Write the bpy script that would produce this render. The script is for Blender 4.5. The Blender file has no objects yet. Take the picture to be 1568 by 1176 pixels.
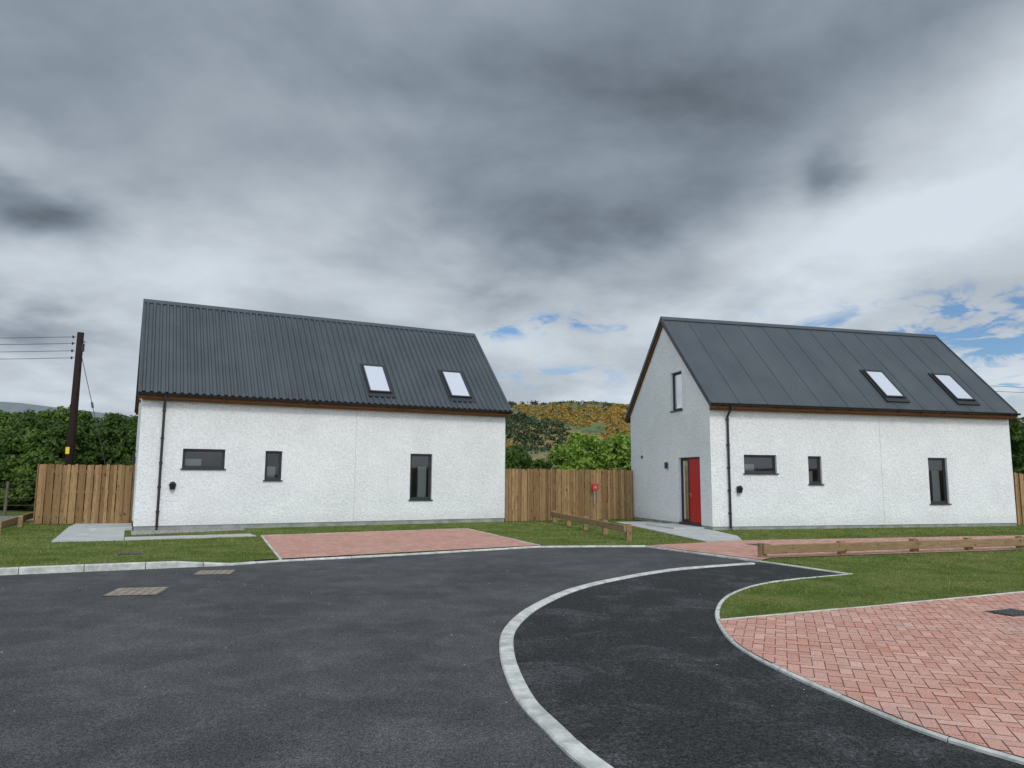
import bpy, bmesh, math, random
import numpy as np
from mathutils import Vector, Matrix, noise
from mathutils.geometry import tessellate_polygon
random.seed(7); rng=np.random.default_rng(7)
sc=bpy.context.scene
sc.view_settings.view_transform='Standard'; sc.view_settings.look='None'; sc.view_settings.exposure=0

# ------------------------------------------------------------ node helpers
class NT:
    def __init__(s,nt): s.nt=nt
    def n(s,t,**k):
        nd=s.nt.nodes.new(t)
        for a,b in k.items(): setattr(nd,a,b)
        return nd
    def l(s,a,b): s.nt.links.new(a,b)
    def put(s,sock,v):
        if isinstance(v,bpy.types.NodeSocket): s.l(v,sock)
        elif isinstance(v,(tuple,list)) and sock.type=='RGBA' and len(v)==3: sock.default_value=(*v,1)
        else: sock.default_value=v
    def m(s,op,a,b=0.0,c=0.0,clamp=False):
        nd=s.n('ShaderNodeMath',operation=op,use_clamp=clamp)
        s.put(nd.inputs[0],a); s.put(nd.inputs[1],b); s.put(nd.inputs[2],c); return nd.outputs[0]
    def ss(s,x,a,b,c=0.0,d=1.0):
        nd=s.n('ShaderNodeMapRange',interpolation_type='SMOOTHSTEP')
        s.put(nd.inputs[0],x)
        for i,v in zip((1,2,3,4),(a,b,c,d)): s.put(nd.inputs[i],v)
        return nd.outputs[0]
    def mix(s,f,a,b,bt='MIX'):
        nd=s.n('ShaderNodeMix',data_type='RGBA',blend_type=bt)
        s.put(nd.inputs[0],f); s.put(nd.inputs[6],a); s.put(nd.inputs[7],b); return nd.outputs[2]
    def noise(s,vec,scale,detail=4,rough=.55,dist=0.0):
        nd=s.n('ShaderNodeTexNoise'); s.put(nd.inputs['Scale'],scale); nd.inputs['Detail'].default_value=detail
        nd.inputs['Roughness'].default_value=rough; nd.inputs['Distortion'].default_value=dist
        if vec is not None: s.l(vec,nd.inputs['Vector'])
        return nd.outputs[0]
    def pos(s,scale=(1,1,1)):
        g=s.n('ShaderNodeNewGeometry'); mp=s.n('ShaderNodeMapping'); s.l(g.outputs['Position'],mp.inputs[0]); mp.inputs['Scale'].default_value=scale; return mp.outputs[0]
    def obj(s,scale=(1,1,1)):
        g=s.n('ShaderNodeTexCoord'); mp=s.n('ShaderNodeMapping'); s.l(g.outputs['Object'],mp.inputs[0]); mp.inputs['Scale'].default_value=scale; return mp.outputs[0]
    def island(s): return s.n('ShaderNodeNewGeometry').outputs['Random Per Island']
def mat(name,col=(.5,.5,.5),rough=.8,metal=0.0,spec=.5):
    m=bpy.data.materials.new(name); m.use_nodes=True; T=NT(m.node_tree)
    b=m.node_tree.nodes['Principled BSDF']; b.inputs['Base Color'].default_value=(*col,1)
    b.inputs['Roughness'].default_value=rough; b.inputs['Metallic'].default_value=metal
    b.inputs['Specular IOR Level'].default_value=spec
    return m,T,b
def bump(T,b,h,strength=.5,dist=.01):
    n=T.n('ShaderNodeBump'); n.inputs['Strength'].default_value=strength; n.inputs['Distance'].default_value=dist
    T.l(h,n.inputs['Height']); T.l(n.outputs[0],b.inputs['Normal'])

# ------------------------------------------------------------ materials
M={}
m,T,b=mat('asphalt',rough=.92,spec=.2); p=T.pos()
big=T.noise(p,.45,4,.65,.6); str_=T.noise(p,2.0,5,.75,.5); fine=T.noise(p,80,1,.7); mid=T.noise(p,30,2,.8)
v=T.m('ADD',T.m('MULTIPLY',T.ss(big,.35,.7),.026),T.m('MULTIPLY',T.ss(str_,.42,.68),.026)); v=T.m('ADD',v,.048)
v=T.m('MULTIPLY',v,T.ss(fine,.3,.7,.42,1.62)); v=T.m('MULTIPLY',v,T.ss(mid,.3,.7,.65,1.35))
vo=T.n('ShaderNodeTexVoronoi'); vo.inputs['Scale'].default_value=34; T.l(p,vo.inputs['Vector'])
st=T.ss(vo.outputs['Distance'],.08,.2,1,0); vs=T.n('ShaderNodeSeparateColor'); T.l(vo.outputs['Color'],vs.inputs[0]); pick=T.m('GREATER_THAN',vs.outputs[0],.94); st=T.m('MULTIPLY',st,pick)
c=T.mix(1.0,(1.0,.99,1.0),v,'MULTIPLY'); c=T.mix(T.m('MULTIPLY',st,.55),c,(.24,.23,.22))
T.l(c,b.inputs['Base Color']); bump(T,b,fine,.7,.006); M['asphalt']=m
m,T,b=mat('asphalt_footway',rough=.92,spec=.2); p=T.pos()
big=T.noise(p,1.3,5,.7,.6); fine=T.noise(p,75,1,.75); mid=T.noise(p,26,2,.8)
v=T.m('MULTIPLY',T.m('ADD',T.m('MULTIPLY',T.ss(big,.45,.72),.035),.026),T.ss(fine,.3,.7,.4,1.7)); v=T.m('MULTIPLY',v,T.ss(mid,.3,.7,.6,1.4))
c=T.mix(1.0,(1.0,.99,1.0),v,'MULTIPLY'); T.l(c,b.inputs['Base Color']); bump(T,b,fine,.8,.008); M['footway']=m
def concrete(name,c0,c1,sc_=6):
    m,T,b=mat(name,rough=.9,spec=.2); p=T.pos(); n1=T.noise(p,sc_,5,.7); f=T.noise(p,140,1,.6)
    c=T.mix(T.ss(n1,.3,.7),c0,c1); c=T.mix(.4,c,T.mix(T.island(),(.6,.6,.57),(1,1,1)),'MULTIPLY')
    T.l(c,b.inputs['Base Color']); bump(T,b,f,.3,.003); return m
M['kerb']=concrete('kerb_concrete',(.38,.38,.35),(.66,.66,.62))
M['slab']=concrete('path_concrete',(.38,.385,.37),(.50,.50,.48),2)
M['plinth']=concrete('plinth_concrete',(.22,.23,.20),(.36,.36,.33),3)
M['bead']=concrete('render_bead',(.60,.60,.58),(.66,.66,.64),3)
m,T,b=mat('block_paving',rough=.9,spec=.2); p=T.pos(); r=T.island()
cr=T.n('ShaderNodeValToRGB'); e=cr.color_ramp; e.elements[0].color=(.48,.235,.175,1); e.elements[1].color=(.62,.37,.29,1)
for q,cc in ((.25,(.54,.265,.195,1)),(.55,(.51,.275,.215,1)),(.8,(.58,.31,.235,1))): x=e.elements.new(q); x.color=cc
T.l(r,cr.inputs[0]); c=T.mix(T.ss(T.noise(p,1.2,5,.6),.35,.75,0,.4),cr.outputs[0],(.62,.43,.37)); f=T.noise(p,100,1,.7)
c=T.mix(1,c,T.mix(T.ss(f,.3,.7),(.68,.68,.68),(1.18,1.18,1.18)),'MULTIPLY'); c=T.mix(T.ss(T.noise(p,.6,4,.7),.5,.75,0,.25),c,(.33,.24,.21)); T.l(c,b.inputs['Base Color']); bump(T,b,f,.4,.003); M['block']=m
m,T,b=mat('jointing_sand',(.20,.115,.09),.95); M['sand']=m
m,T,b=mat('lawn_soil',rough=1,spec=.1); p=T.pos(); n1=T.noise(p,1.1,5,.65,.4); n2=T.noise(p,26,2,.75)
c=T.mix(T.ss(n1,.35,.65),(.078,.122,.020),(.150,.180,.045)); c=T.mix(T.ss(n2,.3,.7),T.mix(1,c,(.5,.5,.45),'MULTIPLY'),c); c=T.mix(T.ss(T.noise(p,.9,5,.75),.53,.66,0,.6),c,(.19,.165,.08))
T.l(c,b.inputs['Base Color']); bump(T,b,n2,.8,.02); M['lawn']=m
m,T,b=mat('grass_blades',rough=.7,spec=.15); p=T.pos(); r=T.island()
c=T.mix(r,(.078,.132,.016),(.19,.245,.052)); c=T.mix(T.ss(T.noise(p,1.1,5,.7),.38,.62),c,T.mix(r,(.16,.185,.045),(.28,.26,.11)))
c=T.mix(T.ss(T.noise(p,.45,3,.6),.4,.62,.0,.45),c,(.055,.10,.015)); T.l(c,b.inputs['Base Color']); M['blade']=m
m,T,b=mat('field_ground',rough=1,spec=.05); p=T.pos(); c=T.mix(T.ss(T.noise(p,.15,4,.6),.35,.65),(.07,.12,.02),(.13,.15,.05)); c=T.mix(T.ss(T.noise(p,9,3,.7),.3,.7,.0,.5),c,(.04,.06,.015)); T.l(c,b.inputs['Base Color']); M['field']=m
m,T,b=mat('gravel',rough=.9,spec=.2); p=T.pos(); vo=T.n('ShaderNodeTexVoronoi'); vo.inputs['Scale'].default_value=26; T.l(p,vo.inputs['Vector'])
c=T.mix(T.ss(vo.outputs['Distance'],.1,.6),(.38,.36,.33),(.12,.115,.11)); T.l(c,b.inputs['Base Color']); M['gravel']=m
m,T,b=mat('gravel_stone',rough=.85,spec=.25); c=T.mix(T.island(),(.12,.115,.11),(.40,.38,.35)); T.l(c,b.inputs['Base Color']); M['stone']=m
m,T,b=mat('white_roughcast',rough=.95,spec=.15); p=T.pos(); n1=T.noise(p,15,3,.8); n2=T.noise(p,.7,4,.6)
wet=T.noise(T.pos((2.5,2.5,.25)),1.0,4,.6)
c=T.mix(T.ss(n2,.3,.7),(.79,.79,.78),(.86,.86,.85)); c=T.mix(T.ss(n1,.28,.72),T.mix(1,c,(.80,.80,.80),'MULTIPLY'),c); c=T.mix(T.ss(wet,.55,.8,0,.18),c,(.62,.63,.61))
g=T.n('ShaderNodeNewGeometry'); sx=T.n('ShaderNodeSeparateXYZ'); T.l(g.outputs['Position'],sx.inputs[0])
splash=T.m('MULTIPLY',T.ss(sx.outputs[2],.12,.55,.45,0),T.noise(p,3,4,.7)); c=T.mix(splash,c,(.45,.43,.37))
T.l(c,b.inputs['Base Color']); bump(T,b,n1,1.0,.036); M['wall']=m
m,T,b=mat('roof_metal',rough=.42,spec=.5); n1=T.noise(T.obj((.6,.3,.3)),2,4,.6); c=T.mix(T.ss(n1,.3,.7),(.040,.047,.054),(.055,.064,.071)); T.l(c,b.inputs['Base Color']); T.l(T.ss(n1,.3,.7,.36,.5),b.inputs['Roughness']); M['roof']=m
m,T,b=mat('dark_metal',(.018,.019,.021),.4); M['dark']=m
m,T,b=mat('black_plastic',(.012,.012,.013),.35); M['black']=m
m,T,b=mat('window_frame',(.024,.026,.029),.4); M['frame']=m
m,T,b=mat('red_door_paint',(.42,.012,.016),.4); M['red']=m
m,T,b=mat('steel',(.5,.5,.5),.3,1); M['steel']=m
m,T,b=mat('room_wall',(.28,.27,.255),.9); M['room']=m
m,T,b=mat('room_floor',(.10,.07,.05),.8); M['roomf']=m
m,T,b=mat('blind_fabric',(.72,.72,.70),.9); M['blind']=m
m,T,b=mat('skylight_glass',(.50,.52,.57),.08); b.inputs['Coat Weight'].default_value=.5; M['sky_glass']=m
m=bpy.data.materials.new('window_glass'); m.use_nodes=True; T=NT(m.node_tree); nt=m.node_tree; nt.nodes.remove(nt.nodes['Principled BSDF'])
tr=T.n('ShaderNodeBsdfTransparent'); tr.inputs[0].default_value=(.60,.64,.64,1); gl=T.n('ShaderNodeBsdfGlossy'); gl.inputs['Roughness'].default_value=.02
fr=T.n('ShaderNodeFresnel'); fr.inputs[0].default_value=1.55; mx=T.n('ShaderNodeMixShader'); T.l(T.m('MULTIPLY',fr.outputs[0],1.1,clamp=True),mx.inputs[0]); T.l(tr.outputs[0],mx.inputs[1]); T.l(gl.outputs[0],mx.inputs[2]); T.l(mx.outputs[0],nt.nodes['Material Output'].inputs[0]); M['glass']=m
def wood(name,c0,c1,c2,axis=(9,9,.8)):
    m,T,b=mat(name,rough=.85,spec=.15); o=T.obj(axis); gr=T.noise(o,3.5,5,.7,.6); r=T.island()
    c=T.mix(r,c0,c1); c=T.mix(T.ss(gr,.35,.75,0,.7),c,c2); kn=T.noise(T.obj((5,5,2)),2.6,2,.5); c=T.mix(T.ss(kn,.64,.72,0,.8),c,tuple(x*.4 for x in c2))
    T.l(c,b.inputs['Base Color']); bump(T,b,gr,.3,.005); return m
M['fence']=wood('fence_timber',(.215,.128,.058),(.41,.265,.130),(.125,.070,.034))
M['rail']=wood('rail_timber',(.25,.165,.085),(.33,.23,.125),(.13,.085,.045),(1,1,6))
M['soffit']=wood('soffit_timber',(.13,.055,.022),(.18,.08,.035),(.08,.04,.016),(1,5,5))
M['pole']=wood('pole_timber',(.020,.014,.011),(.034,.022,.017),(.012,.009,.008))
M['oldpost']=wood('old_post_timber',(.13,.11,.08),(.2,.17,.13),(.07,.06,.05))
m,T,b=mat('yellow_sign',(.75,.55,.02),.5); M['yellow']=m
m,T,b=mat('red_plastic',(.55,.02,.02),.4); M['redbox']=m
m,T,b=mat('wire',(.03,.03,.032),.5); M['wire']=m
m,T,b=mat('bark',(.07,.052,.036),.9); M['bark']=m
def leaf(name,c0,c1,c2,sc_=.55):
    m,T,b=mat(name,rough=.6,spec=.2); nt=m.node_tree; r=T.island(); p=T.pos()
    c=T.mix(r,c0,c1); c=T.mix(T.ss(T.noise(p,sc_,3,.6),.4,.68),c,c2)
    T.l(c,b.inputs['Base Color']); t=T.n('ShaderNodeBsdfTranslucent'); T.l(T.mix(1,c,(1.2,1.35,.6),'MULTIPLY'),t.inputs[0]); mx=T.n('ShaderNodeMixShader'); mx.inputs[0].default_value=.3
    T.l(b.outputs[0],mx.inputs[1]); T.l(t.outputs[0],mx.inputs[2]); T.l(mx.outputs[0],nt.nodes['Material Output'].inputs[0]); return m
M['leafd']=leaf('woodland_leaves',(.032,.064,.014),(.062,.112,.024),(.080,.132,.030),.3)
M['leafm']=leaf('woodland_leaves_light',(.065,.118,.018),(.115,.180,.036),(.13,.19,.045),.4)
M['leafb']=leaf('bush_leaves',(.15,.25,.035),(.23,.34,.06),(.27,.37,.08))
def flat(name,c0,c1):
    m,T,b=mat(name,rough=.9,spec=.05); T.l(T.mix(T.island(),c0,c1),b.inputs['Base Color']); return m
M['conifer']=flat('conifer_needles',(.035,.052,.026),(.06,.085,.04))
M['gorse']=flat('gorse_flowers',(.20,.135,.035),(.33,.20,.045))
m,T,b=mat('hillside',rough=1,spec=.05)
P1=T.pos((.022,.0085,0)); P2=T.pos((.12,.05,0))
gor=T.m('MULTIPLY',T.ss(T.noise(P1,1,4,.6,.8),.47,.56),T.ss(T.noise(P2,1.3,4,.75),.38,.56))
c=T.mix(T.ss(T.noise(P1,.6,3,.5,.5),.45,.52),(.095,.15,.05),(.14,.15,.075)); c=T.mix(T.ss(T.noise(P2,.8,5,.75,.4),.50,.60),c,(.05,.068,.034)); c=T.mix(gor,c,(.32,.19,.05))
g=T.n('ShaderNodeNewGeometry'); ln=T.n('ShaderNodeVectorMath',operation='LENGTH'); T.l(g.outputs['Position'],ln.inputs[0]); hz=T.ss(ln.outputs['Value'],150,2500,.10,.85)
c=T.mix(hz,c,(.15,.175,.20)); T.l(c,b.inputs['Base Color']); M['hill']=m  # distance haze mixed into the hill base colour

# ------------------------------------------------------------ mesh helpers
def mk(name,V,F,mats,parent=None,fm=None,smooth=False):
    me=bpy.data.meshes.new(name); me.from_pydata([tuple(v) for v in V],[],F)
    for q in (mats if isinstance(mats,(list,tuple)) else [mats]): me.materials.append(q)
    if fm is not None: me.polygons.foreach_set('material_index',fm)
    if smooth: me.polygons.foreach_set('use_smooth',[True]*len(F))
    me.update(); o=bpy.data.objects.new(name,me); sc.collection.objects.link(o)
    if parent: o.parent=parent
    return o
class B:  # mesh builder
    def __init__(s): s.V=[];s.F=[];s.fm=[]
    def add(s,V,F,mi=0):
        n=len(s.V); s.V+=[tuple(v) for v in V]; s.F+=[tuple(i+n for i in f) for f in F]; s.fm+=[mi]*len(F)
    def box(s,x0,x1,y0,y1,z0,z1,mi=0,M_=None):
        V=[Vector((x,y,z)) for z in (z0,z1) for x,y in ((x0,y0),(x1,y0),(x1,y1),(x0,y1))]
        if M_ is not None: V=[M_@v for v in V]
        s.add(V,[(0,3,2,1),(4,5,6,7),(0,1,5,4),(1,2,6,5),(2,3,7,6),(3,0,4,7)],mi)
    def tube(s,pts,r,n=10,mi=0,cap=True):
        pts=[Vector(p) for p in pts]; rr=r if isinstance(r,(list,tuple)) else [r]*len(pts); V=[]
        for i,p in enumerate(pts):
            d=(pts[min(i+1,len(pts)-1)]-pts[max(i-1,0)]).normalized(); a=d.orthogonal().normalized() if abs(d.z)<.9 else Vector((1,0,0)); a=(a-d*a.dot(d)).normalized()
            if abs(d.z)<.9: a=d.cross(Vector((0,0,1))).normalized()
            b_=d.cross(a)
            V+=[p+(a*math.cos(2*math.pi*k/n)+b_*math.sin(2*math.pi*k/n))*rr[i] for k in range(n)]
        F=[(i*n+k,i*n+(k+1)%n,(i+1)*n+(k+1)%n,(i+1)*n+k) for i in range(len(pts)-1) for k in range(n)]
        if cap: F+=[tuple(range(n))[::-1],tuple(range((len(pts)-1)*n,len(pts)*n))]
        s.add(V,F,mi)
    def obj(s,name,mats,parent=None,smooth=False): return mk(name,s.V,s.F,mats,parent,s.fm,smooth)
def bev(o,w=.004,seg=2):
    md=o.modifiers.new('bevel','BEVEL'); md.width=w; md.segments=seg; md.limit_method='ANGLE'
def empty(name,loc=(0,0,0),rot=0):
    e=bpy.data.objects.new(name,None); e.location=loc; e.rotation_euler=(0,0,rot); sc.collection.objects.link(e); return e
def tess(loops): # list of 2D loops
    pts=[p for l in loops for p in l]; tr=tessellate_polygon([[Vector((*p,0)) for p in l] for l in loops]); return pts,tr
def sheet(name,poly,z,m):
    pts,tr=tess([poly]); F=[]
    for t in tr:
        a,b_,c=[pts[i] for i in t]
        if (b_[0]-a[0])*(c[1]-a[1])-(b_[1]-a[1])*(c[0]-a[0])<0: t=(t[0],t[2],t[1])
        F.append(tuple(t))
    return mk(name,[(x,y,z) for x,y in pts],F,m)
def inpoly(P,poly):
    x,y=P[:,0],P[:,1]; r=np.zeros(len(P),bool); n=len(poly)
    for i in range(n):
        x1,y1=poly[i];x2,y2=poly[(i+1)%n]
        if y1==y2: continue
        c=((y1>y)!=(y2>y))&(x<(x2-x1)*(y-y1)/(y2-y1)+x1); r^=c
    return r
def smooth_line(pts,step=.12):
    out=[];P=[np.array(p,float) for p in pts]; P=[2*P[0]-P[1]]+P+[2*P[-1]-P[-2]]
    for i in range(1,len(P)-2):
        n=max(2,int(np.linalg.norm(P[i+1]-P[i])/step))
        for k in range(n):
            t=k/n; out.append(.5*((2*P[i])+(-P[i-1]+P[i+1])*t+(2*P[i-1]-5*P[i]+4*P[i+1]-P[i+2])*t*t+(-P[i-1]+3*P[i]-3*P[i+1]+P[i+2])*t**3))
    out.append(P[-2]); return [tuple(q) for q in out]
def kerb(name,pts,w,z0,z1,m,stone=.914,zf=None):
    """kerb stones along a polyline; z1 top, optional zf(t in metres) for dropped kerbs"""
    P=[np.array(p,float) for p in pts]; L=[0]
    for a,b_ in zip(P,P[1:]): L.append(L[-1]+np.linalg.norm(b_-a))
    def at(s):
        s=max(0,min(L[-1]-1e-6,s)); i=max(j for j in range(len(L)-1) if L[j]<=s+1e-12); t=(s-L[i])/(L[i+1]-L[i]); d=(P[i+1]-P[i])/(L[i+1]-L[i]); return P[i]*(1-t)+P[i+1]*t
    bb=B(); s=0
    while s<L[-1]-.05:
        e=min(s+stone-.012,L[-1]); n=max(1,int((e-s)/.15)); V=[]; dz=random.uniform(-.003,.003)
        for k in range(n+1):
            q=s+(e-s)*k/n; c=at(q); d=at(q+.02)-at(q-.02); d/=np.linalg.norm(d)+1e-9; nn=np.array((-d[1],d[0])); zt=(zf(q) if zf else z1)+dz; bv=min(.012,w*.2)
            for off,z in ((-w/2,z0),(-w/2,zt-bv),(-w/2+bv,zt),(w/2-bv,zt),(w/2,zt-bv),(w/2,z0)): V.append((c[0]+nn[0]*off,c[1]+nn[1]*off,z))
        F=[(k*6+j,k*6+6+j,k*6+7+j,k*6+1+j) for k in range(n) for j in range(5)]; F+=[(0,1,2,3,4,5),tuple(n*6+j for j in (5,4,3,2,1,0))]
        bb.add(V,F); s+=stone
    return bb.obj(name,m)

# ------------------------------------------------------------ ground polygons
kerbbig=smooth_line([(1.6,2.2),(.95,3.3),(.477,4.30),(.287,4.886),(.091,5.65),(-.033,6.96),(.02,8.14),(.40,9.585),(1.14,11.13),(2.40,12.66),(3.4,13.45),(4.55,14.1)])
kin=smooth_line([(4.4,2.6),(3.5,3.55),(2.92,4.39),(2.64,4.87),(2.45,5.54),(2.27,6.34),(2.18,7.1),(2.23,7.87),(2.46,8.98),(2.94,10.18),(3.69,11.23),(4.53,11.89),(5.72,12.57)])
i8=min(range(len(kin)),key=lambda i:(kin[i][0]-2.30)**2+(kin[i][1]-8.38)**2)
kerb_left=[(-22,5.45),(-8.13,11.94),(-5.05,13.39),(-4.35,14.0),(-2.40,15.1),(.56,17.08),(1.78,17.27),(3.15,17.38)]
sheet('ground',[(-1500,-1500),(1500,-1500),(1500,1500),(-1500,1500)],-.06,M['field'])
sheet('asphalt_road',[(-24,-10),(14,-10),(14,2.2),(6,10),(5.8,12.6),(4.85,14.4),(3.2,17.5),(1.78,17.35),(.56,17.2),(-2.4,15.2),(-4.35,14.1),(-5.1,13.45),(-8.2,12.0),(-24,4.6)],0,M['asphalt'])
foot=kerbbig+[(4.78,14.42)]+kin[::-1]
sheet('asphalt_footway',foot,.005,M['footway'])
kerb('road_edge_kerb',kerbbig,.135,-.05,.028,M['kerb'])
kerb('footway_edging',kin,.055,-.05,.032,M['kerb'])
def zdrop(s):
    l1=math.hypot(13.87,6.49)+math.hypot(3.08,1.45)
    return .11 if s<l1-.9 else (.11-.08*min(1,(s-l1+.9)/.9))
kerb('raised_kerb',[(a,b_+.06) for a,b_ in kerb_left],.125,-.05,.03,M['kerb'],zf=zdrop)
kerb('footway_edging',[(5.72,12.57),(4.81,14.41)],.05,-.05,.03,M['kerb'])
kerb('paving_edging',[(3.15,17.38),(4.08,15.68),(4.81,14.41)],.05,-.05,.036,M['kerb'])
grassline=[(2.33,8.42),(4.44,9.35),(7.0,10.5),(13,13.2)]
kerb('paving_edging',grassline,.05,-.05,.042,M['kerb'])
lawnR=kin[i8:]+[(4.86,14.43),(5.2,15.0),(7.05,15.62),(10.56,16.7),(14,18),(22,20.4),(24,18)]+grassline[::-1]
lawnM=[(-4.6,14.25),(-5.15,13.6),(-8.2,12.15),(-22,5.65),(-24,8),(-13.5,19.3),(-16.7,25.9),(-15,28),(-1,30),(5,30),(24,30),(24,23.7),(14.6,21.3),(5.81,19.0),(4.9,18.45),(3.15,17.45),(1.78,17.36),(.57,17.2),(-2.4,15.3)]
sheet('lawn',lawnR,.022,M['lawn']); sheet('lawn',lawnM,.022,M['lawn'])
drive1=[(-6.57,19.61),(-1.35,22.71),(.66,17.32),(-4.38,14.22)]
drive2=[(3.2,17.42),(4.9,18.42),(5.81,18.95),(14.6,21.25),(23,23.4),(22.5,20.5),(14,17.9),(10.56,16.62),(7.05,15.54),(5.2,14.92),(4.86,14.5)]
drive3=kin[:i8+1]+grassline+[(13.5,9),(12,4),(9,1.5),(5,1.5)]
def clip(poly,a,b_):
    out=[];n=len(poly); ex=b_[0]-a[0]; ey=b_[1]-a[1]
    f=lambda p: ex*(p[1]-a[1])-ey*(p[0]-a[0])
    for i in range(n):
        p=poly[i];q=poly[(i+1)%n];fp=f(p);fq=f(q)
        if fp>=0: out.append(p)
        if (fp>=0)!=(fq>=0): t=fp/(fp-fq); out.append((p[0]+(q[0]-p[0])*t,p[1]+(q[1]-p[1])*t))
    return out
def paving(name,poly,z,ang):
    s=.1; c,sn=math.cos(ang),math.sin(ang); bb=B(); g=.004
    R=[(x*c+y*sn,-x*sn+y*c) for x,y in poly]; x0=int(min(p[0] for p in R)/s)-2;x1=int(max(p[0] for p in R)/s)+2;y0=int(min(p[1] for p in R)/s)-2;y1=int(max(p[1] for p in R)/s)+2
    rects=[]
    for i in range(x0,x1):
        for j in range(y0,y1):
            t=(i-j)%4
            if t==0: rects.append((i*s+g,j*s+g,(i+2)*s-g,(j+1)*s-g))
            elif t==2: rects.append((i*s+g,(j-1)*s+g,(i+1)*s-g,(j+1)*s-g))
    A=np.array(rects); ins=sum(inpoly(np.stack([A[:,a],A[:,b_]],1),R).astype(int) for a,b_ in ((0,1),(2,1),(2,3),(0,3)))
    for r,k in zip(rects,ins):
        if k==0: continue
        q=[(r[0],r[1]),(r[2],r[1]),(r[2],r[3]),(r[0],r[3])]
        if k<4:
            pl=R
            for a in range(4):
                pl=clip(pl,q[a],q[(a+1)%4])
                if len(pl)<3: break
            if len(pl)<3: continue
            q=pl
        dz=random.uniform(-.0015,.0015)
        W=[(x*c-y*sn,x*sn+y*c,z+dz) for x,y in q]
        if sum(W[i][0]*W[(i+1)%len(W)][1]-W[(i+1)%len(W)][0]*W[i][1] for i in range(len(W)))<0: W=W[::-1]
        bb.add(W,[tuple(range(len(W)))])
    o=bb.obj(name,M['block']); return o
for n_,pl,a in (('block_paving',drive3,math.radians(70)),('block_paving',drive1,math.radians(32)),('block_paving',drive2,math.radians(15))):
    o=paving(n_,pl,.038,a); s_=sheet('paving_bed',pl,.0335,M['sand'])
    s_.parent=o
kerb('paving_edging',[drive1[3],drive1[0],drive1[1],drive1[2]],.05,-.05,.042,M['kerb'])
def path(name,poly,z=.045):
    bb=B(); bb.add([(x,y,z) for x,y in poly],[tuple(range(len(poly)))]); n=len(poly)
    bb.add([(x,y,zz) for zz in (-.05,z) for x,y in poly],[(i,(i+1)%n,n+(i+1)%n,n+i) for i in range(n)]); return bb.obj(name,M['slab'])
path1=[(-10.75,17.45),(-9.35,18.0),(-10.85,20.9),(-13.3,25.6),(-14.6,25.2),(-13.2,22.2)]
path('concrete_path',path1)
path1b=[(-9.33,18.0),(-6.65,19.45),(-7.05,20.1),(-9.72,18.75)]
path('concrete_path',path1b)
path2=[(4.85,18.5),(5.9,19.05),(6.2,20.4),(6.08,22.72),(5.0,26.8),(3.7,26.4)]
path('concrete_path',path2)
cu,su=math.cos(.485),math.sin(.485)
def H1(u,v): return (-10.64+u*cu-v*su,20.946+u*su+v*cu)
def H2(u,v): c,s=math.cos(.26),math.sin(.26); return (6.163+u*c-v*s,22.737+u*s+v*c)
grav=[H1(-.05,-1.55),H1(2.9,-.75),H1(2.9,-.02),H1(-.05,-.02)]
sheet('gravel_strip',grav,.030,M['gravel'])
bb=B(); 
P=np.array([H1(random.uniform(-.05,2.9),random.uniform(-1.5,-.02)) for _ in range(5000)]); P=P[inpoly(P,grav)]
for x,y in P:
    r=random.uniform(.010,.024); a=random.random()*6.28; V=[(x+math.cos(a+k*1.571)*r,y+math.sin(a+k*1.571)*r*random.uniform(.6,1),.030) for k in range(4)]+[(x,y,.03+r*.9)]
    bb.add(V,[(0,1,4),(1,2,4),(2,3,4),(3,0,4)])
# stray chippings lying on the road
for _ in range(260):
    x=random.uniform(-8,3.5); y=random.uniform(3.2,14)
    if not inpoly(np.array([(x,y)]),[(-8,12),(-4.4,14),(.5,17),(4.6,14.2),(2.3,9),(2.2,7),(2.8,4.6),(3.4,3),(-8,3)])[0]: continue
    r=random.uniform(.003,.007)*(1+.06*y); a=random.random()*6.28; V=[(x+math.cos(a+k*1.571)*r,y+math.sin(a+k*1.571)*r*random.uniform(.6,1),.006) for k in range(4)]+[(x,y,.006+r*.8)]
    bb.add(V,[(0,1,4),(1,2,4),(2,3,4),(3,0,4)])
bb.obj('gravel_stones',M['stone'])
sheet('gravel_yard',[(-14.2,19.6),(-17,26),(-17,29),(-28,29),(-34,12),(-25,7.9)],-.02,M['gravel'])
def blades(name,poly,excl,z,n_per,hmin=.025,hmax=.055,w=.009):
    a=np.array(poly); lo=a.min(0);hi=a.max(0); n=int((hi-lo).prod()*n_per); P=rng.uniform(lo,hi,(n,2)); P=P[inpoly(P,poly)]
    for e in excl: P=P[~inpoly(P,e)]
    P=P[(P[:,1]>0)&(np.abs(P[:,0])<P[:,1]*.85+1)]
    n=len(P); an=rng.uniform(0,6.283,n); h=rng.uniform(hmin,hmax,n); h*=np.where(rng.random(n)<.03,2.0,1); ln=rng.normal(0,.5,(n,2))*h[:,None]; ww=w*rng.uniform(.7,1.4,n)*(.6+P[:,1]/18)
    V=np.zeros((n,3,3)); dx=np.stack([np.cos(an),np.sin(an)],1)*ww[:,None]/2
    V[:,0,:2]=P-dx;V[:,1,:2]=P+dx;V[:,0,2]=V[:,1,2]=z;V[:,2,:2]=P+ln;V[:,2,2]=z+h
    me=bpy.data.meshes.new(name); me.vertices.add(3*n); me.vertices.foreach_set('co',V.ravel()); me.loops.add(3*n); me.loops.foreach_set('vertex_index',np.arange(3*n,dtype=np.int32)); me.polygons.add(n); me.polygons.foreach_set('loop_start',np.arange(0,3*n,3,dtype=np.int32)); me.polygons.foreach_set('loop_total',np.full(n,3,dtype=np.int32)); me.materials.append(M['blade']); me.update(); me.validate()
    o=bpy.data.objects.new(name,me); sc.collection.objects.link(o)
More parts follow.
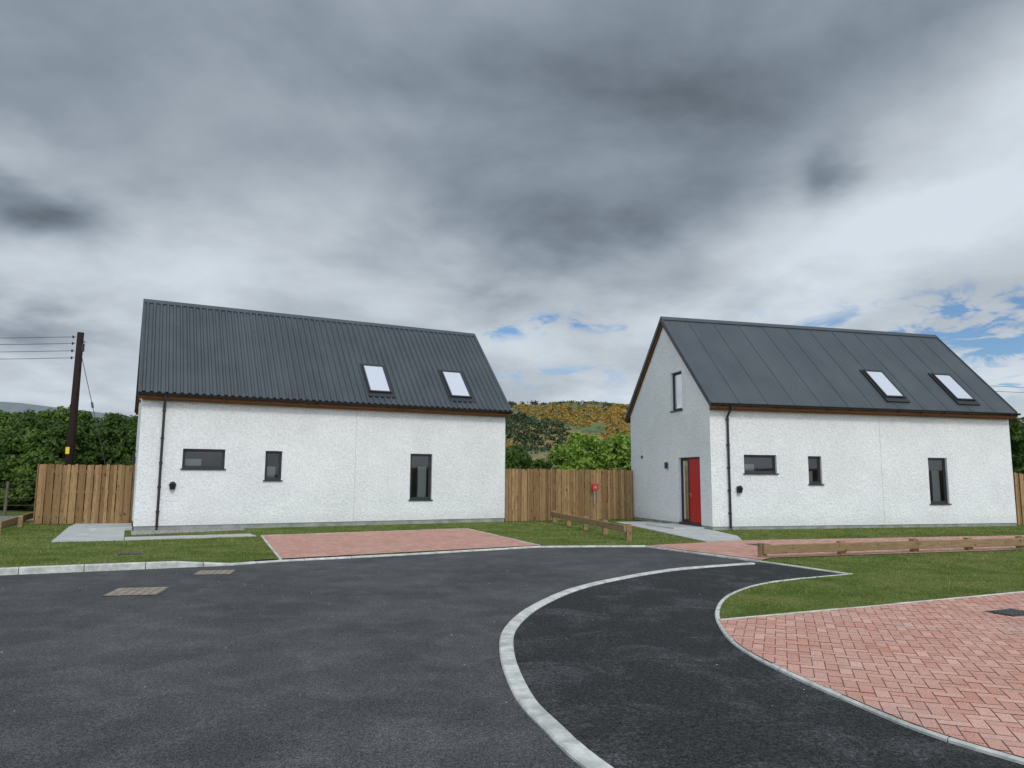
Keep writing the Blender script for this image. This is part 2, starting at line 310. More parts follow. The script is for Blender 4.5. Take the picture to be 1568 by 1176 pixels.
h1=[H1(0,0),H1(11.76,0),H1(11.76,6),H1(0,6)];h2=[H2(0,0),H2(11.76,0),H2(11.76,6),H2(0,6)]
blades('grass',lawnR,[],.02,700,.010,.030,.008)
blades('grass',lawnM,[drive1,path1,path1b,path2,grav,h1,h2],.02,300,.012,.036,.011)

# ------------------------------------------------------------ houses
L,W,He,Hr,oe,ov=11.764,5.956,3.923,7.262,.266,.107
mS=(Hr-He)/(W/2+oe)
WIN=dict(a=(1.159,2.325,1.762,2.341),b=(3.485,3.986,1.433,2.326),c=(8.180,8.966,.797,2.335))
def house(loc,th,style):
    E=empty('white_house',loc,th); rz=lambda v:He+(v+oe)*mS
    z0=.13; zt=rz(0)-.14; za=rz(W/2)-.16
    wb=B(); D=.13
    def wall(tf,outer,holes):
        pts,tr=tess([outer]+[[(a,c),(b_,c),(b_,d),(a,d)] for a,b_,c,d in holes]); wb.add([tf(x,0,z) for x,z in pts],[tuple(t) for t in tr])
        for a,b_,c,d in holes:
            q=[(a,c),(b_,c),(b_,d),(a,d)]
            wb.add([tf(x,y,z) for y in (0,D) for x,z in q],[(i,(i+1)%4,4+(i+1)%4,4+i) for i in range(4)])
    front=lambda x,y,z:(x,y,z); left=lambda x,y,z:(y,x,z); right=lambda x,y,z:(L-y,x,z); back=lambda x,y,z:(x,W-y,z)
    gdoor=(.68,2.11,.13,2.28); gwin=(1.75,2.54,3.88,5.2)
    rect=[(0,z0),(L,z0),(L,zt),(0,zt)]; pent=[(0,z0),(W,z0),(W,zt),(W/2,za),(0,zt)]
    wall(front,rect,list(WIN.values())); wall(left,pent,[gdoor,gwin]); wall(right,pent,[(1.9,3.0,3.7,5.0)]); wall(back,rect,[(2,4.2,.2,2.3),(7,8.2,1.0,2.3)])
    w=wb.obj('walls',M['wall'],E)
    bm=bmesh.new(); bm.from_mesh(w.data); bmesh.ops.remove_doubles(bm,verts=bm.verts,dist=1e-4); bmesh.ops.recalc_face_normals(bm,faces=bm.faces); bm.to_mesh(w.data); bm.free()
    pb=B(); pb.box(.015,L-.015,.015,W-.015,-.06,z0+.02,0); pb.obj('plinth',M['plinth'],E)
    jb=B(); jb.box(6.284,6.304,-.006,.0,z0+.012,zt-.2); jb.box(-.004,L+.004,-.006,0,z0-.004,z0+.012); jb.obj('render_beads',M['bead'],E)
    fb=B();gb=B();rb=B();sb=B()
    def window(tf,a,b_,c,d,mull=None,room=True,sill=True):
        def bx(Bb,x0,x1,y0,y1,zz0,zz1,mi=0):
            q0=tf(x0,y0,zz0);q1=tf(x1,y1,zz1); Bb.box(min(q0[0],q1[0]),max(q0[0],q1[0]),min(q0[1],q1[1]),max(q0[1],q1[1]),zz0,zz1,mi)
        f=.045; y0,y1=.075,.135
        bx(fb,a,b_,y0,y1,d-f,d);bx(fb,a,b_,y0,y1,c,c+f);bx(fb,a,a+f,y0,y1,c+f,d-f);bx(fb,b_-f,b_,y0,y1,c+f,d-f)
        f2=.035; A,B_,C_,D_=a+f+.004,b_-f-.004,c+f+.004,d-f-.004
        bx(fb,A,B_,y0+.018,y1-.01,D_-f2,D_);bx(fb,A,B_,y0+.018,y1-.01,C_,C_+f2);bx(fb,A,A+f2,y0+.018,y1-.01,C_+f2,D_-f2);bx(fb,B_-f2,B_,y0+.018,y1-.01,C_+f2,D_-f2)
        gb.add([tf(A+f2,y0+.035,C_+f2),tf(B_-f2,y0+.035,C_+f2),tf(B_-f2,y0+.035,D_-f2),tf(A+f2,y0+.035,D_-f2)],[(0,1,2,3)])
        if sill: bx(sb,a-.04,b_+.04,-.045,.08,c-.035,c)
        x0,x1,zz0,zz1,yy=a-.5,b_+.5,max(.15,c-.9),d+.25,1.9
        if room:
            q=[(x0,zz0),(x1,zz0),(x1,zz1),(x0,zz1)]; V=[tf(x,y,z) for y in (.14,yy) for x,z in q]
            rb.add(V,[(4,5,6,7)],0); rb.add(V,[(0,1,5,4)],1); rb.add(V,[(3,2,6,7),(0,3,7,4),(1,2,6,5)],0)
    for k,v in WIN.items(): window(front,*v)
    window(left,*gwin); window(left,1.57,2.09,.17,2.26,sill=False,room=False)
    window(right,1.9,3.0,3.7,5.0,room=False); window(back,2,4.2,.2,2.3,room=False); window(back,7,8.2,1.0,2.3,room=False)
    rb.add([(L-.4,1.6,.3),(L-.4,3.4,.3),(L-.4,3.4,5.3),(L-.4,1.6,5.3)],[(0,1,2,3)]); rb.add([(1.5,W-.5,.15),(8.6,W-.5,.15),(8.6,W-.5,2.5),(1.5,W-.5,2.5)],[(0,1,2,3)]); rb.add([(.6,.6,.15),(.6,2.2,.15),(.6,2.2,2.4),(.6,.6,2.4)],[(0,1,2,3)])
    rb.box(8.55,8.86,.26,.34,.85,1.9,2); rb.box(1.25,1.7,.3,.5,1.7,2.05,2); rb.box(3.6,3.85,.3,.5,1.35,1.85,2)
    o=fb.obj('window_frames',M['frame'],E); bev(o,.004,1); gb.obj('window_glass',M['glass'],E); o=sb.obj('window_sills',M['dark'],E); bev(o,.004,1); rb.obj('rooms',[M['room'],M['roomf'],M['blind']],E)
    db=B(); db.box(.07,.115,.735,1.515,.17,2.225,0); db.box(.062,.072,.80,1.45,.25,1.0,0); db.box(.062,.072,.80,1.45,1.1,2.15,0)
    db.box(.055,.13,.68,.735,.13,2.28,1); db.box(.055,.13,1.515,1.57,.13,2.28,1); db.box(.055,.13,.735,1.515,2.225,2.28,1); db.box(-.03,.13,.68,2.11,.09,.165,1)
    db.tube([(.06,1.43,1.1),(.02,1.43,1.1),(.02,1.31,1.1)],.011,8,2); db.box(.066,.074,1.40,1.46,1.0,1.2,2)
    o=db.obj('door',[M['red'],M['frame'],M['steel']],E); bev(o,.003,1)
    sp=B(); sp.box(-1.1,-.01,.4,2.4,-.02,.085); o=sp.obj('door_step',M['slab'],E); bev(o,.01)
    sl=math.hypot(W/2+oe,Hr-He); nv=Vector((0,-(Hr-He)/sl,(W/2+oe)/sl))
    prof=[]
    if style==1:
        p=.2; x=0
        while x<L+2*ov-.001:
            for dx,h in ((0,0),(.075,0),(.105,.045),(.155,.045),(.185,0)):
                if x+dx<=L+2*ov: prof.append((x+dx,h))
            x+=p
    else:
        x=0;k=0
        while x<L+2*ov-.001:
            for j in range(5):
                xx=x+j*.2
                hh=.022 if j==0 else .0045
                for dx,h in ((0,0),(.015,hh),(.035 if j==0 else .05,hh),(.05 if j==0 else .065,0)):
                    if xx+dx<=L+2*ov: prof.append((xx+dx,h))
            x+=1.0
    prof.append((L+2*ov,0))
    rf=B()
    for side in (0,1):
        V=[]
        for x,h in prof:
            for v,z in ((-oe,He),(W/2,Hr)):
                q=Vector((x-ov,v,z))+nv*h
                if side: q.y=W-q.y
                V.append(q)
        n=len(prof); F=[(2*i,2*i+2,2*i+3,2*i+1) if not side else (2*i,2*i+1,2*i+3,2*i+2) for i in range(n-1)]
        rf.add(V,F)
        V=[];
        for v,z in ((-oe+.01,He-.055),(W/2,Hr-.07)):
            for x in (-ov+.01,L+ov-.01):
                V.append((x,v if not side else W-v,z))
        rf.add(V,[(0,1,3,2)],0)
    rf.obj('roof_sheets',M['roof'],E)
    tb=B()
    for s_ in (1,-1):
        a=Vector((-ov-.01,W/2,Hr+.06)); dv=Vector((0,-s_*(W/2+oe),-(Hr-He))).normalized()*.17
        V=[a,a+Vector((L+2*ov+.02,0,0)),a+Vector((L+2*ov+.02,0,0))+dv,a+dv]; V+=[v-Vector((0,0,.02)) for v in V]
        tb.add(V,[(0,1,2,3),(7,6,5,4),(2,6,7,3),(0,3,7,4),(1,5,6,2)])
    for x0,x1 in ((-ov-.015,-ov+.03),(L+ov-.03,L+ov+.015)):
        for s_ in (0,1):
            pr=[(-oe,He+.045),(W/2,Hr+.045),(W/2,Hr-.13),(-oe,He-.13)]
            if s_: pr=[(W-v,z) for v,z in pr]
            V=[(x,v,z) for x in (x0,x1) for v,z in pr]; tb.add(V,[(0,1,2,3),(7,6,5,4),(0,4,5,1),(1,5,6,2),(2,6,7,3),(3,7,4,0)])
    tb.obj('roof_flashings',M['roof'],E)
    ub=B()
    for x0,x1 in ((-ov+.032,-.003),(L+.003,L+ov-.032)):
        for s_ in (0,1):
            pr=[(-oe+.03,He-.03),(W/2,Hr-.075),(W/2,Hr-.26),(-oe+.03,He-.20)]
            if s_: pr=[(W-v,z) for v,z in pr]
            V=[(x,v,z) for x in (x0,x1) for v,z in pr]; ub.add(V,[(0,1,2,3),(7,6,5,4),(0,4,5,1),(1,5,6,2),(2,6,7,3),(3,7,4,0)])
    for s_ in (0,1):
        y0,y1=(-oe+.03,-.003) if not s_ else (W+.003,W+oe-.03)
        ub.box(-.003,L+.003,y0,y1,He-.20,He-.165); yf=(-oe+.005,-oe+.03) if not s_ else (W+oe-.03,W+oe-.005)
        ub.box(-ov+.03,L+ov-.03,yf[0],yf[1],He-.17,He-.03)
    ub.obj('soffit_and_fascia',M['soffit'],E)
    gt=B()
    for s_ in (0,1):
        V=[];n=9
        for x in (-ov-.02,L+ov+.02):
            for rr in (.062,.055):
                for k in range(n):
                    a=math.pi+math.pi*k/(n-1); y=-oe-.06+rr*math.cos(a); z=He-.015+rr*math.sin(a)*1.1; V.append((x,y if not s_ else W-y,z))
        F=[(k,k+1,2*n+k+1,2*n+k) for k in range(n-1)]+[(n+k,3*n+k,3*n+k+1,n+k+1) for k in range(n-1)]+[(0,2*n,3*n,n),(n-1,2*n-1,4*n-1,3*n-1)]+[tuple(range(n)),tuple(range(2*n,3*n))]
        gt.add(V,F)
    for k in range(13): x=.3+k*.93; gt.box(x,x+.025,-oe-.127,-oe+.01,He-.10,He-.075)
    u=.593
    gt.tube([(u,-oe-.06,He-.07),(u,-oe-.06,He-.16),(u,-.16,He-.28),(u,-.055,He-.40),(u,-.055,2.0),(u,-.055,.10),(u,-.10,.03)],.036,12)
    for z in (3.4,2.6,1.9,1.2,.5): gt.tube([(u,-.055,z),(u,-.055,z+.06)],.045,12); gt.box(u-.05,u+.05,-.03,-.002,z+.01,z+.05)
    gt.tube([(L-.6,W+oe+.06,He-.07),(L-.6,W+.055,He-.4),(L-.6,W+.055,.05)],.036,10)
    gt.obj('gutters_and_downpipe',M['black'],E)
    xa=Vector((1,0,0)); ya=Vector((0,(W/2+oe)/sl,(Hr-He)/sl)); 
    for u0,u1 in ((6.707,7.491),(9.649,10.449)):
        s0,s1=.116*sl,.429*sl
        o_=Vector((u0,-oe,He))+ya*s0; Mx=Matrix.Identity(4)
        for r in range(3): Mx[r][0]=xa[r];Mx[r][1]=ya[r];Mx[r][2]=nv[r];Mx[r][3]=o_[r]
        k=B(); w_=u1-u0;h_=s1-s0
        k.box(-.07,w_+.07,-.20,0,.0,.05,0,Mx)
        k.box(-.07,0,0,h_+.08,.0,.055,0,Mx);k.box(w_,w_+.07,0,h_+.08,0,.055,0,Mx);k.box(0,w_,h_,h_+.08,0,.055,0,Mx)
        t=.06
        k.box(.002,w_-.002,.002,t,.0,.095,0,Mx);k.box(.002,w_-.002,h_-t,h_-.002,0,.10,0,Mx);k.box(.002,t,t,h_-t,0,.095,0,Mx);k.box(w_-t,w_-.002,t,h_-t,0,.095,0,Mx)
        k.box(t,w_-t,t,h_-t,.02,.078,1,Mx)
        ob=k.obj('roof_window',[M['dark'],M['sky_glass']],E)
    lb=B(); lb.box(.87,1.01,-.03,-.002,1.16,1.36); lb.tube([(.94,-.02,1.28),(.94,-.08,1.30),(.94,-.12,1.27)],[.085,.085,.07],14); lb.tube([(.94,-.06,1.32),(.94,-.06,1.16)],[.10,.07],14)
    lb.tube([(-.02,2.87,2.08),(-.06,2.87,2.08)],.03,8); lb.tube([(-.075,2.87,2.14),(-.075,2.87,1.92)],.055,12)
    lb.box(-.03,-.002,4.9,5.0,2.32,2.42); lb.obj('wall_lights',M['black'],E)
    return E
house((-10.640,20.946,.03),.485,1); house((6.163,22.737,0),.260,2)

# ------------------------------------------------------------ fences
def fence(pts,h,name='timber_fence'):
    bb=B(); bw=.125
    for a,b_ in zip(pts,pts[1:]):
        a=Vector((*a,0));b_=Vector((*b_,0)); d=b_-a; Ln=d.length; d/=Ln; n=Vector((d.y,-d.x,0))
        Mx=Matrix(((d.x,n.x,0,a.x),(d.y,n.y,0,a.y),(0,0,1,0),(0,0,0,1)))
        x=0;k=0
        while x<Ln:
            y=.034 if k%2 else 0; hh=h+random.uniform(-.018,.018); w=bw+random.uniform(-.006,.004); tl=random.uniform(-.004,.004)
            if k%2: w*=.78
            bb.box(x+(.014 if k%2 else 0),min(x+w,Ln+.02),y,y+.02,.04,hh-(.012 if k%2==0 else 0),0,Mx@Matrix.Rotation(tl,4,'Y')); x+=bw-.010;k+=1
        for z in (.3,1.0,1.65): bb.box(0,Ln,-.05,-.003,z,z+.09,0,Mx)
        q=0
        while q<Ln+.1: bb.box(q-.05,q+.05,-.15,-.052,-.05,h-.05,0,Mx); q+=1.8
    return bb.obj(name,M['fence'])
fence([(-15.6,26.6),(-15.05,23.5),(-12.33,24.1)],1.92)
fence([(-.22,26.5),(1.22,26.9),(1.5,27.35),(4.62,28.2)],1.9)
fence([H2(11.76,.3),H2(15,.35),H2(21,.4)],1.85)
def rail(pts,name,h,bh,posts):
    bb=B(); P=[Vector((*p,0)) for p in pts]
    for a,b_ in zip(P,P[1:]):
        d=(b_-a); Ln=d.length; d/=Ln; n=Vector((d.y,-d.x,0)); Mx=Matrix(((d.x,n.x,0,a.x),(d.y,n.y,0,a.y),(0,0,1,0),(0,0,0,1)))
        k=max(1,round(Ln/posts))
        bb.box(-.05,Ln+.05,.05,.12,h-bh-.02,h-.02,0,Mx)
        for i in range(k+1): q=i*Ln/k; bb.box(q-.065,q+.065,-.085,.048,-.05,h+.01,0,Mx)
    o=bb.obj(name,M['rail']); bev(o,.01,2)
rail([(5.05,14.98),(8.82,16.3),(11.76,17.2),(22,20.3)],'timber_knee_rail',.30,.17,1.95)
rail([(1.5,26.2),(2.97,18.95)],'timber_knee_rail',.42,.17,1.85)
rail([(-16.3,25.5),(-13.45,19.5)],'timber_knee_rail',.34,.2,3.0)
bb=B()
PW=[(-27.5,27.5),(-24,28.7),(-20.4,29.9),(-18.4,30.4),(-16.2,31),(-13,31.6)]
for x,y in PW: bb.tube([(x,y,-.05),(x+.03,y,1.3)],[.06,.05],8)
for z in (.35,.65,1.0,1.2): bb.tube([(x,y,z) for x,y in PW],.007,5)
bb.obj('post_and_wire_fence',M['oldpost'])

# ------------------------------------------------------------ telegraph pole and wires
E=empty('telegraph_pole',(-16.35,27.2,0)); bb=B(); bb.tube([(0,0,-.1),(.02,0,3),(.04,0,6.92)],[.16,.14,.115],16); bb.obj('shaft',M['pole'],E,True)
bb=B()
for z in (6.75,6.5,6.22,5.95):
    bb.tube([(-.12,-.02,z),(-.22,-.02,z)],.012,6); bb.tube([(-.22,-.02,z-.05),(-.22,-.02,z),(-.22,-.02,z+.05)],[.02,.04,.025],10)
bb.box(.1,.2,-.05,.05,6.2,6.5); bb.tube([(.12,0,6.6),(.25,0,6.55)],.02,6)
bb.obj('insulators',M['dark'],E)
bb=B(); bb.box(-.07,.07,-.165,-.155,2.35,2.6); bb.obj('warning_plate',M['yellow'],E)
bb=B()
for i,z in enumerate((6.75,6.5,6.22,5.95)):
    pts=[]
    for k in range(25): t=k/24; pts.append((-.22-40*t,-.02-3*t,z+.0-1.6*4*t*(1-t)*.35+.6*t))
    bb.tube(pts,.010,5)
bb.tube([(.12,0,6.1),(1.9,-.6,1.2),(2.3,-.75,0)],.012,5); bb.tube([(.80,-.23,4.25),(.86,-.25,4.05)],.04,8)
bb.obj('overhead_wires',M['wire'],E)
E=empty('telegraph_pole',(19.2,34.4,0)); bb=B(); bb.tube([(0,0,-.1),(0,0,6.3)],[.14,.11],14); bb.obj('shaft',M['pole'],E,True)
bb=B()
for z in (6.2,5.95): bb.tube([(.1+k*2.5,k*.15,z-.30*4*(k/12)*(1-k/12)*1.2) for k in range(13)],.010,5)
bb.obj('overhead_wires',M['wire'],E)
E=empty('red_fire_box',(3.1,27.68,0),.27); bb=B(); bb.box(-.11,.11,-.13,-.03,1.13,1.38); o=bb.obj('case',M['redbox'],E); bev(o,.015); bb=B(); bb.box(-.05,.05,-.135,-.1302,1.2,1.28); bb.box(-.03,.03,-.03,.0,.6,1.3); bb.obj('label_and_bracket',M['steel'],E)
m,T,b=mat('manhole_cast',(.27,.235,.185),.85,spec=.2); n_=T.noise(T.pos(),14,4,.7); T.l(T.mix(T.ss(n_,.3,.7),(.19,.165,.13),(.33,.285,.22)),b.inputs['Base Color']); M['mh']=m
def cover(c,sz,ang,z,mt,name='manhole_cover'):
    bb=B(); Mx=Matrix.Translation((c[0],c[1],0))@Matrix.Rotation(ang,4,'Z'); bb.box(-sz[0]/2,sz[0]/2,-sz[1]/2,sz[1]/2,z-.02,z+.006,1,Mx)
    k=6
    for i in range(k):
        for j in range(k):
            x0=-sz[0]/2+.03+(sz[0]-.06)*i/k; y0=-sz[1]/2+.03+(sz[1]-.06)*j/k; bb.box(x0+.006,x0+(sz[0]-.06)/k-.006,y0+.006,y0+(sz[1]-.06)/k-.006,z+.004,z+.012,0,Mx)
    bb.obj(name,[mt,M['dark']])
cover((-5.15,10.38),(.72,.72),.2,0,M['mh']); cover((-4.9,12.42),(.62,.55),.2,0,M['mh'])
cover((5.95,17.75),(.5,.5),.26,.038,M['dark'],'drain_cover'); cover((5.95,8.95),(.5,.35),.4,.038,M['dark'],'drain_cover'); cover((-7.63,15.0),(.45,.35),.48,.03,M['dark'],'drain_cover')

# ------------------------------------------------------------ vegetation
def leafcloud(name,clumps,mt,size,per,seed=1,up=.3,extra=None):
    r=np.random.default_rng(seed); C=np.repeat(np.array(clumps),per,axis=0); n=len(C)
    d=r.normal(size=(n,3)); d/=np.linalg.norm(d,axis=1)[:,None]; rad=r.uniform(.45,1.08,n)**.6
    P=C[:,:3]+d*rad[:,None]*np.stack([C[:,3],C[:,3],C[:,4]],1)
    nn=d+r.normal(size=(n,3))*.7; nn[:,2]+=up; nn/=np.linalg.norm(nn,axis=1)[:,None]
    a=np.cross(nn,r.normal(size=(n,3))); a/=np.linalg.norm(a,axis=1)[:,None]; b_=np.cross(nn,a); s=size*r.uniform(.6,1.4,n)[:,None]
    V=np.stack([P-a*s,P+b_*s*.55,P+a*s,P-b_*s*.55],1)
    V[:,:,2]=np.maximum(V[:,:,2],.0) if extra is None else V[:,:,2]
    me=bpy.data.meshes.new(name); me.vertices.add(4*n); me.vertices.foreach_set('co',V.ravel()); me.loops.add(4*n); me.loops.foreach_set('vertex_index',np.arange(4*n,dtype=np.int32)); me.polygons.add(n); me.polygons.foreach_set('loop_start',np.arange(0,4*n,4,dtype=np.int32)); me.polygons.foreach_set('loop_total',np.full(n,4,dtype=np.int32)); me.materials.append(mt); me.update()
    o=bpy.data.objects.new(name,me); sc.collection.objects.link(o); return o
def crown_clumps(cx_,cy_,h,rx,n,low=.25):
    out=[]
    for _ in range(n):
        a=random.uniform(0,6.283); t=random.random()**.8; rr=rx*math.sqrt(max(.03,1-((t-.42)/.62)**2))*random.uniform(.5,1); z=h*(low+(1-low)*t)
        out.append((cx_+rr*math.cos(a),cy_+rr*math.sin(a),z-.3,random.uniform(.22,.55),random.uniform(.2,.42)))
    return out
def trees(name,spots,mt,per,size,seed,dens=14,low=.05):
    E=empty(name); cl=[];cl2=[];bb=B()
    for i,(x,y,h,rx) in enumerate(spots):
        q=crown_clumps(x,y,h,rx,int(24+dens*rx),low)
        if isinstance(mt,tuple) and random.random()<.42: cl2+=q
        else: cl+=q
        bb.tube([(x,y,-.1),(x+.1,y,h*.4),(x+random.uniform(-.3,.3),y,h*.8)],[.12,.09,.03],7)
        for _ in range(6):
            a=random.uniform(0,6.28); z=h*random.uniform(.25,.6); bb.tube([(x+.05,y,z),(x+math.cos(a)*rx*.4,y+math.sin(a)*rx*.4,z+h*.15),(x+math.cos(a)*rx*.8,y+math.sin(a)*rx*.8,z+h*.28)],[.05,.03,.012],5)
    o=leafcloud('foliage',cl,mt[0] if isinstance(mt,tuple) else mt,size,per,seed); o.parent=E
    if cl2: o=leafcloud('foliage_light',cl2,mt[1],size,per,seed+50); o.parent=E
    o=bb.obj('trunks_and_limbs',M['bark'],E); return E
sp=[]
for i in range(22):
    x=-38+i*1.25+random.uniform(-.3,.3); sp.append((x,35+random.uniform(-1.3,1.2),4.3+random.uniform(-.7,.5),1.35+random.random()*.6))
for i in range(19): sp.append((-39+i*1.45+random.uniform(-.3,.3),38.5+random.uniform(-1,1.5),5.1+random.uniform(-.4,.3),1.7+random.random()*.5))
trees('woodland',sp,(M['leafd'],M['leafm']),95,.095,3,30)
sp=[(x,35+random.uniform(-1,1),h,1.2) for x,h in ((2.5,3.2),(3.5,3.8),(4.6,3.5),(5.6,3.8),(6.8,3.9),(8,3.6),(9.5,3.8),(11,3.5))]
trees('bushes',sp,M['leafb'],85,.10,4,22)
sp=[(-4.5,40,3.2,1.4),(-2.6,40.5,3.0,1.4),(-.9,40,3.4,1.2),(.4,39.6,3.1,1.1),(1.4,40,2.7,1),(-.1,42,3.5,1.3)]
trees('bushes',sp,(M['leafd'],M['leafm']),85,.11,5,22)
sp=[(20+i*1.5,36+random.uniform(-1,2)-i*.2,4.9+random.uniform(-.4,.3)+i*.02,1.7) for i in range(12)]
trees('woodland',sp,(M['leafd'],M['leafd']),85,.12,6,26)

# ------------------------------------------------------------ hills
def hz(az,r):
    d=math.degrees(az)
    prof=5.4+.22*math.sin(d*.25+.5)+.25*noise.noise(Vector((d*.11,3.1,0)))+.10*noise.noise(Vector((d*.6,1.1,0)))-.02*max(0,d-5)
    prof-= 2.2*max(0,min(1,(-8-d)/12))+2.2*max(0,min(1,(d-16)/10))
    t=max(0,min(1,(r-160)/(560-160))); s=t*t*(3-2*t)
    return s*(math.tan(math.radians(prof))*560)+ (9*noise.noise(Vector((math.sin(az)*r*.012,math.cos(az)*r*.008,0)))+2*noise.noise(Vector((math.sin(az)*r*.04,math.cos(az)*r*.04,2))))*s*(1.2-s)
V=[];F=[];NA=480;RS=[160+ i*(560-160)/30 for i in range(31)]+[620,700,850]
for i in range(NA):
    az=2*math.pi*i/NA
    azs=az if az<math.pi else az-2*math.pi
    for r in RS:
        h=hz(azs,min(r,560)); h= h if r<=560 else h-(r-560)*.06
        V.append((math.sin(az)*r,math.cos(az)*r,h-.3 if r>160 else -1))
nr=len(RS)
for i in range(NA):
    for j in range(nr-1): a=i*nr+j;b_=((i+1)%NA)*nr+j; F.append((a,a+1,b_+1,b_))
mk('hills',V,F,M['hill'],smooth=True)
V=[];F=[];
for i in range(181):
    az=math.radians(-90+i); d=-90+i; e=4.55+.12*math.sin(d*.3)+.2*noise.noise(Vector((d*.12,9,0)))-.07*max(0,d+34)
    V+=[(math.sin(az)*2600,math.cos(az)*2600,-5),(math.sin(az)*3000,math.cos(az)*3000,math.tan(math.radians(max(1.5,e)))*3000)]
F=[(2*i,2*i+1,2*i+3,2*i+2) for i in range(180)]
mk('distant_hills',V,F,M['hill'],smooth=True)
cl=[];cg=[]
for _ in range(6500):
    az=math.radians(random.choice((random.uniform(-3,12),random.uniform(-3,12),random.uniform(-3,20)))); r=math.sqrt(random.uniform(250**2,558**2)); x,y=math.sin(az)*r,math.cos(az)*r; z=hz(az,r)
    g=noise.noise(Vector((x*.022+y*.004,y*.0085,5)))+.5*noise.noise(Vector((x*.09,y*.03,1)))
    k=random.uniform(.5,1.5)
    if g>.12 and random.random()<.7: cg.append((x,y,z+.2*k,1.5*k,.75*k))
    elif (g<-.28 and random.random()<.6) or (r>545 and random.random()<.4): cl.append((x,y,z+.6*k,1.3*k,1.5*k))
    elif random.random()<.06: cl.append((x,y,z+.5*k,1.2*k,1.3*k))
leafcloud('hillside_trees',cl,M['conifer'],.7,14,8,.3,1); leafcloud('gorse_bushes',cg,M['gorse'],.6,12,9,.5,1)

# ------------------------------------------------------------ sky and sun
w=bpy.data.worlds.new('World'); sc.world=w; w.use_nodes=True; T=NT(w.node_tree); nt=w.node_tree; bg=nt.nodes['Background']
w.cycles.sampling_method='NONE'
saz,sel=math.radians(158),math.radians(44)
sky=T.n('ShaderNodeTexSky'); sky.sky_type='NISHITA'; sky.sun_disc=False; sky.sun_elevation=sel; sky.sun_rotation=saz
tc=T.n('ShaderNodeTexCoord'); nv_=T.n('ShaderNodeVectorMath',operation='NORMALIZE'); T.l(tc.outputs['Generated'],nv_.inputs[0]); sx=T.n('ShaderNodeSeparateXYZ'); T.l(nv_.outputs[0],sx.inputs[0]); X,Y,Z=sx.outputs
az=T.m('ARCTAN2',X,Y); el=T.m('ARCSINE',Z)
zz=T.m('ADD',T.m('MAXIMUM',Z,0.0),.24); cp=T.n('ShaderNodeCombineXYZ'); T.l(T.m('DIVIDE',X,zz),cp.inputs[0]); T.l(T.m('DIVIDE',Y,zz),cp.inputs[1])
P=cp.outputs[0]
wn=T.n('ShaderNodeTexNoise'); wn.inputs['Scale'].default_value=1.5; wn.inputs['Detail'].default_value=5; wn.inputs['Roughness'].default_value=.5; T.l(P,wn.inputs['Vector'])
ws=T.n('ShaderNodeSeparateColor'); T.l(wn.outputs['Color'],ws.inputs[0])
azw=T.m('ADD',az,T.m('MULTIPLY',T.m('SUBTRACT',ws.outputs[0],.5),.36)); elw=T.m('ADD',el,T.m('MULTIPLY',T.m('SUBTRACT',ws.outputs[1],.5),.20))
f_,pi_=1120.3,.1265
def pd(px,py):
    x=px-784;y=588-py; X_=x;Y_=f_*math.cos(pi_)-y*math.sin(pi_);Z_=f_*math.sin(pi_)+y*math.cos(pi_); return math.atan2(X_,Y_),math.atan2(Z_,math.hypot(X_,Y_))
def blob(px,py,sx_,sy_,amp,A=azw,E_=elw):
    a,e=pd(px,py); u=T.m('MULTIPLY',T.m('SUBTRACT',A,a),1120/sx_); v=T.m('MULTIPLY',T.m('SUBTRACT',E_,e),1120/sy_)
    return T.m('MULTIPLY',T.m('EXPONENT',T.m('MULTIPLY',T.m('ADD',T.m('MULTIPLY',u,u),T.m('MULTIPLY',v,v)),-1.0)),amp)
val=T.ss(elw,math.radians(10),math.radians(23),.60,.34)
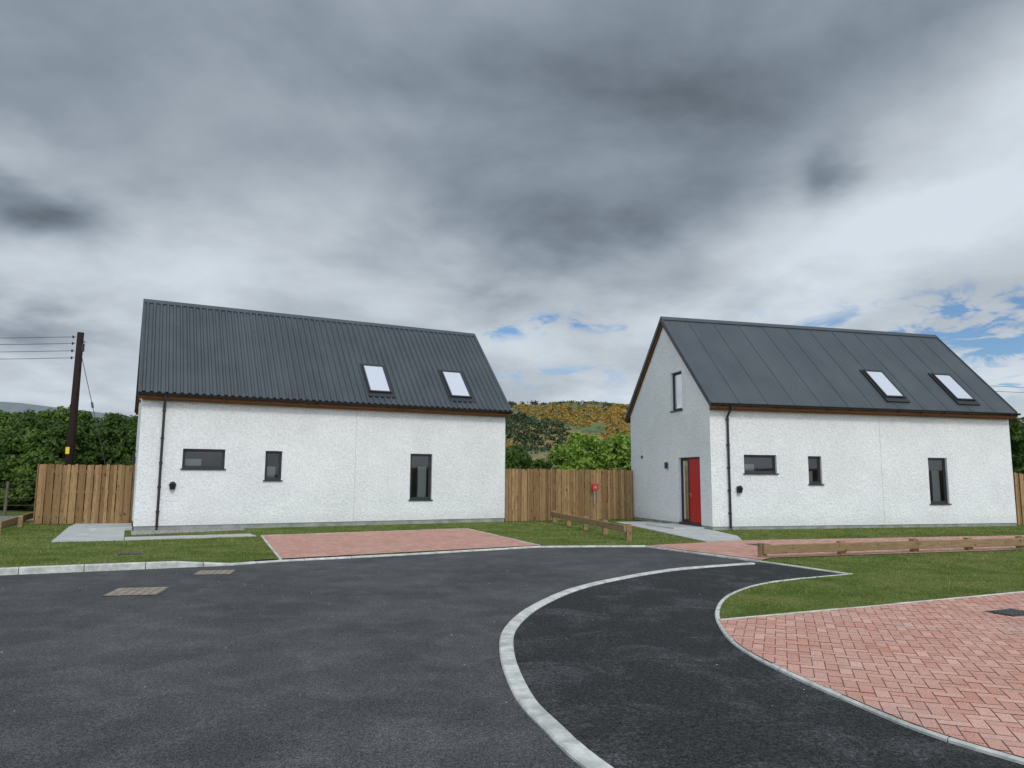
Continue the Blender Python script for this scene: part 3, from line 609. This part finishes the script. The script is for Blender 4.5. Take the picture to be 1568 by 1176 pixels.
for q in ((900,170,300,110,-.11),(840,365,200,60,-.20),(1230,90,280,70,-.09),(90,325,115,40,-.34),(30,465,120,26,-.26),(1275,258,32,40,-.22),(120,80,260,90,-.04),
          (1500,250,170,110,.30),(1570,100,110,90,.2),(1200,380,260,60,.14),(380,350,240,70,.14),(0,235,120,25,.14),(650,190,260,40,.06),(60,405,120,25,.12)):
    val=T.m('ADD',val,blob(*q))
n1=T.noise(P,2.0,7,.55,.2)
amp=T.ss(el,math.radians(10),math.radians(24),.15,.085)
val=T.m('ADD',val,T.m('MULTIPLY',T.ss(n1,.25,.75,-1,1),amp)); val=T.m('MAXIMUM',val,.155); val=T.m('MINIMUM',val,.74)
tint=T.mix(T.ss(val,.15,.6),(.80,.98,1.20),(.90,1.0,1.10))
back=T.m('ADD',1.0,T.m('ADD',T.ss(Y,.25,-.6,0,2.0),T.ss(Z,.62,.9,0,1.0)))  # unseen sky behind camera and overhead brightened to add light on the walls
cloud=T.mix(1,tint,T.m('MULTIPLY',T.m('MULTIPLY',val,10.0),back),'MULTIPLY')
bl=blob(930,503,150,22,1.1)
for q in ((1450,475,200,45,1.4),(760,505,140,14,.75),(1230,515,150,18,.8),(800,605,120,14,.8),(1530,520,140,34,1.2)): bl=T.m('ADD',bl,blob(*q))
gap=T.m('MULTIPLY',bl,T.ss(T.noise(P,4.6,6,.62,.5),.46,.60)); gap=T.m('MINIMUM',gap,.9)
nish=T.mix(1,sky.outputs[0],(.60,.86,1.12),'MULTIPLY')
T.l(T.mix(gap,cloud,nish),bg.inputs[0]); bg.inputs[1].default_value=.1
sd=bpy.data.lights.new('sun','SUN'); sd.energy=1.5; sd.angle=math.radians(14); sd.color=(1,.95,.88); so=bpy.data.objects.new('sun',sd); sc.collection.objects.link(so)
dv=Vector((math.sin(saz)*math.cos(sel),math.cos(saz)*math.cos(sel),math.sin(sel))); so.rotation_euler=dv.to_track_quat('Z','Y').to_euler()

# ------------------------------------------------------------ camera
cd=bpy.data.cameras.new('camera'); cd.sensor_width=36; cd.lens=36*1120.3/1568; cd.clip_end=6000; cd.clip_start=.05
co=bpy.data.objects.new('camera',cd); sc.collection.objects.link(co); co.location=(0,0,1.6)
co.matrix_world=Matrix.Translation((0,0,1.6))@Matrix.Rotation(math.pi/2+math.radians(7.25),4,'X')@Matrix.Rotation(.006,4,'Z')
sc.camera=co
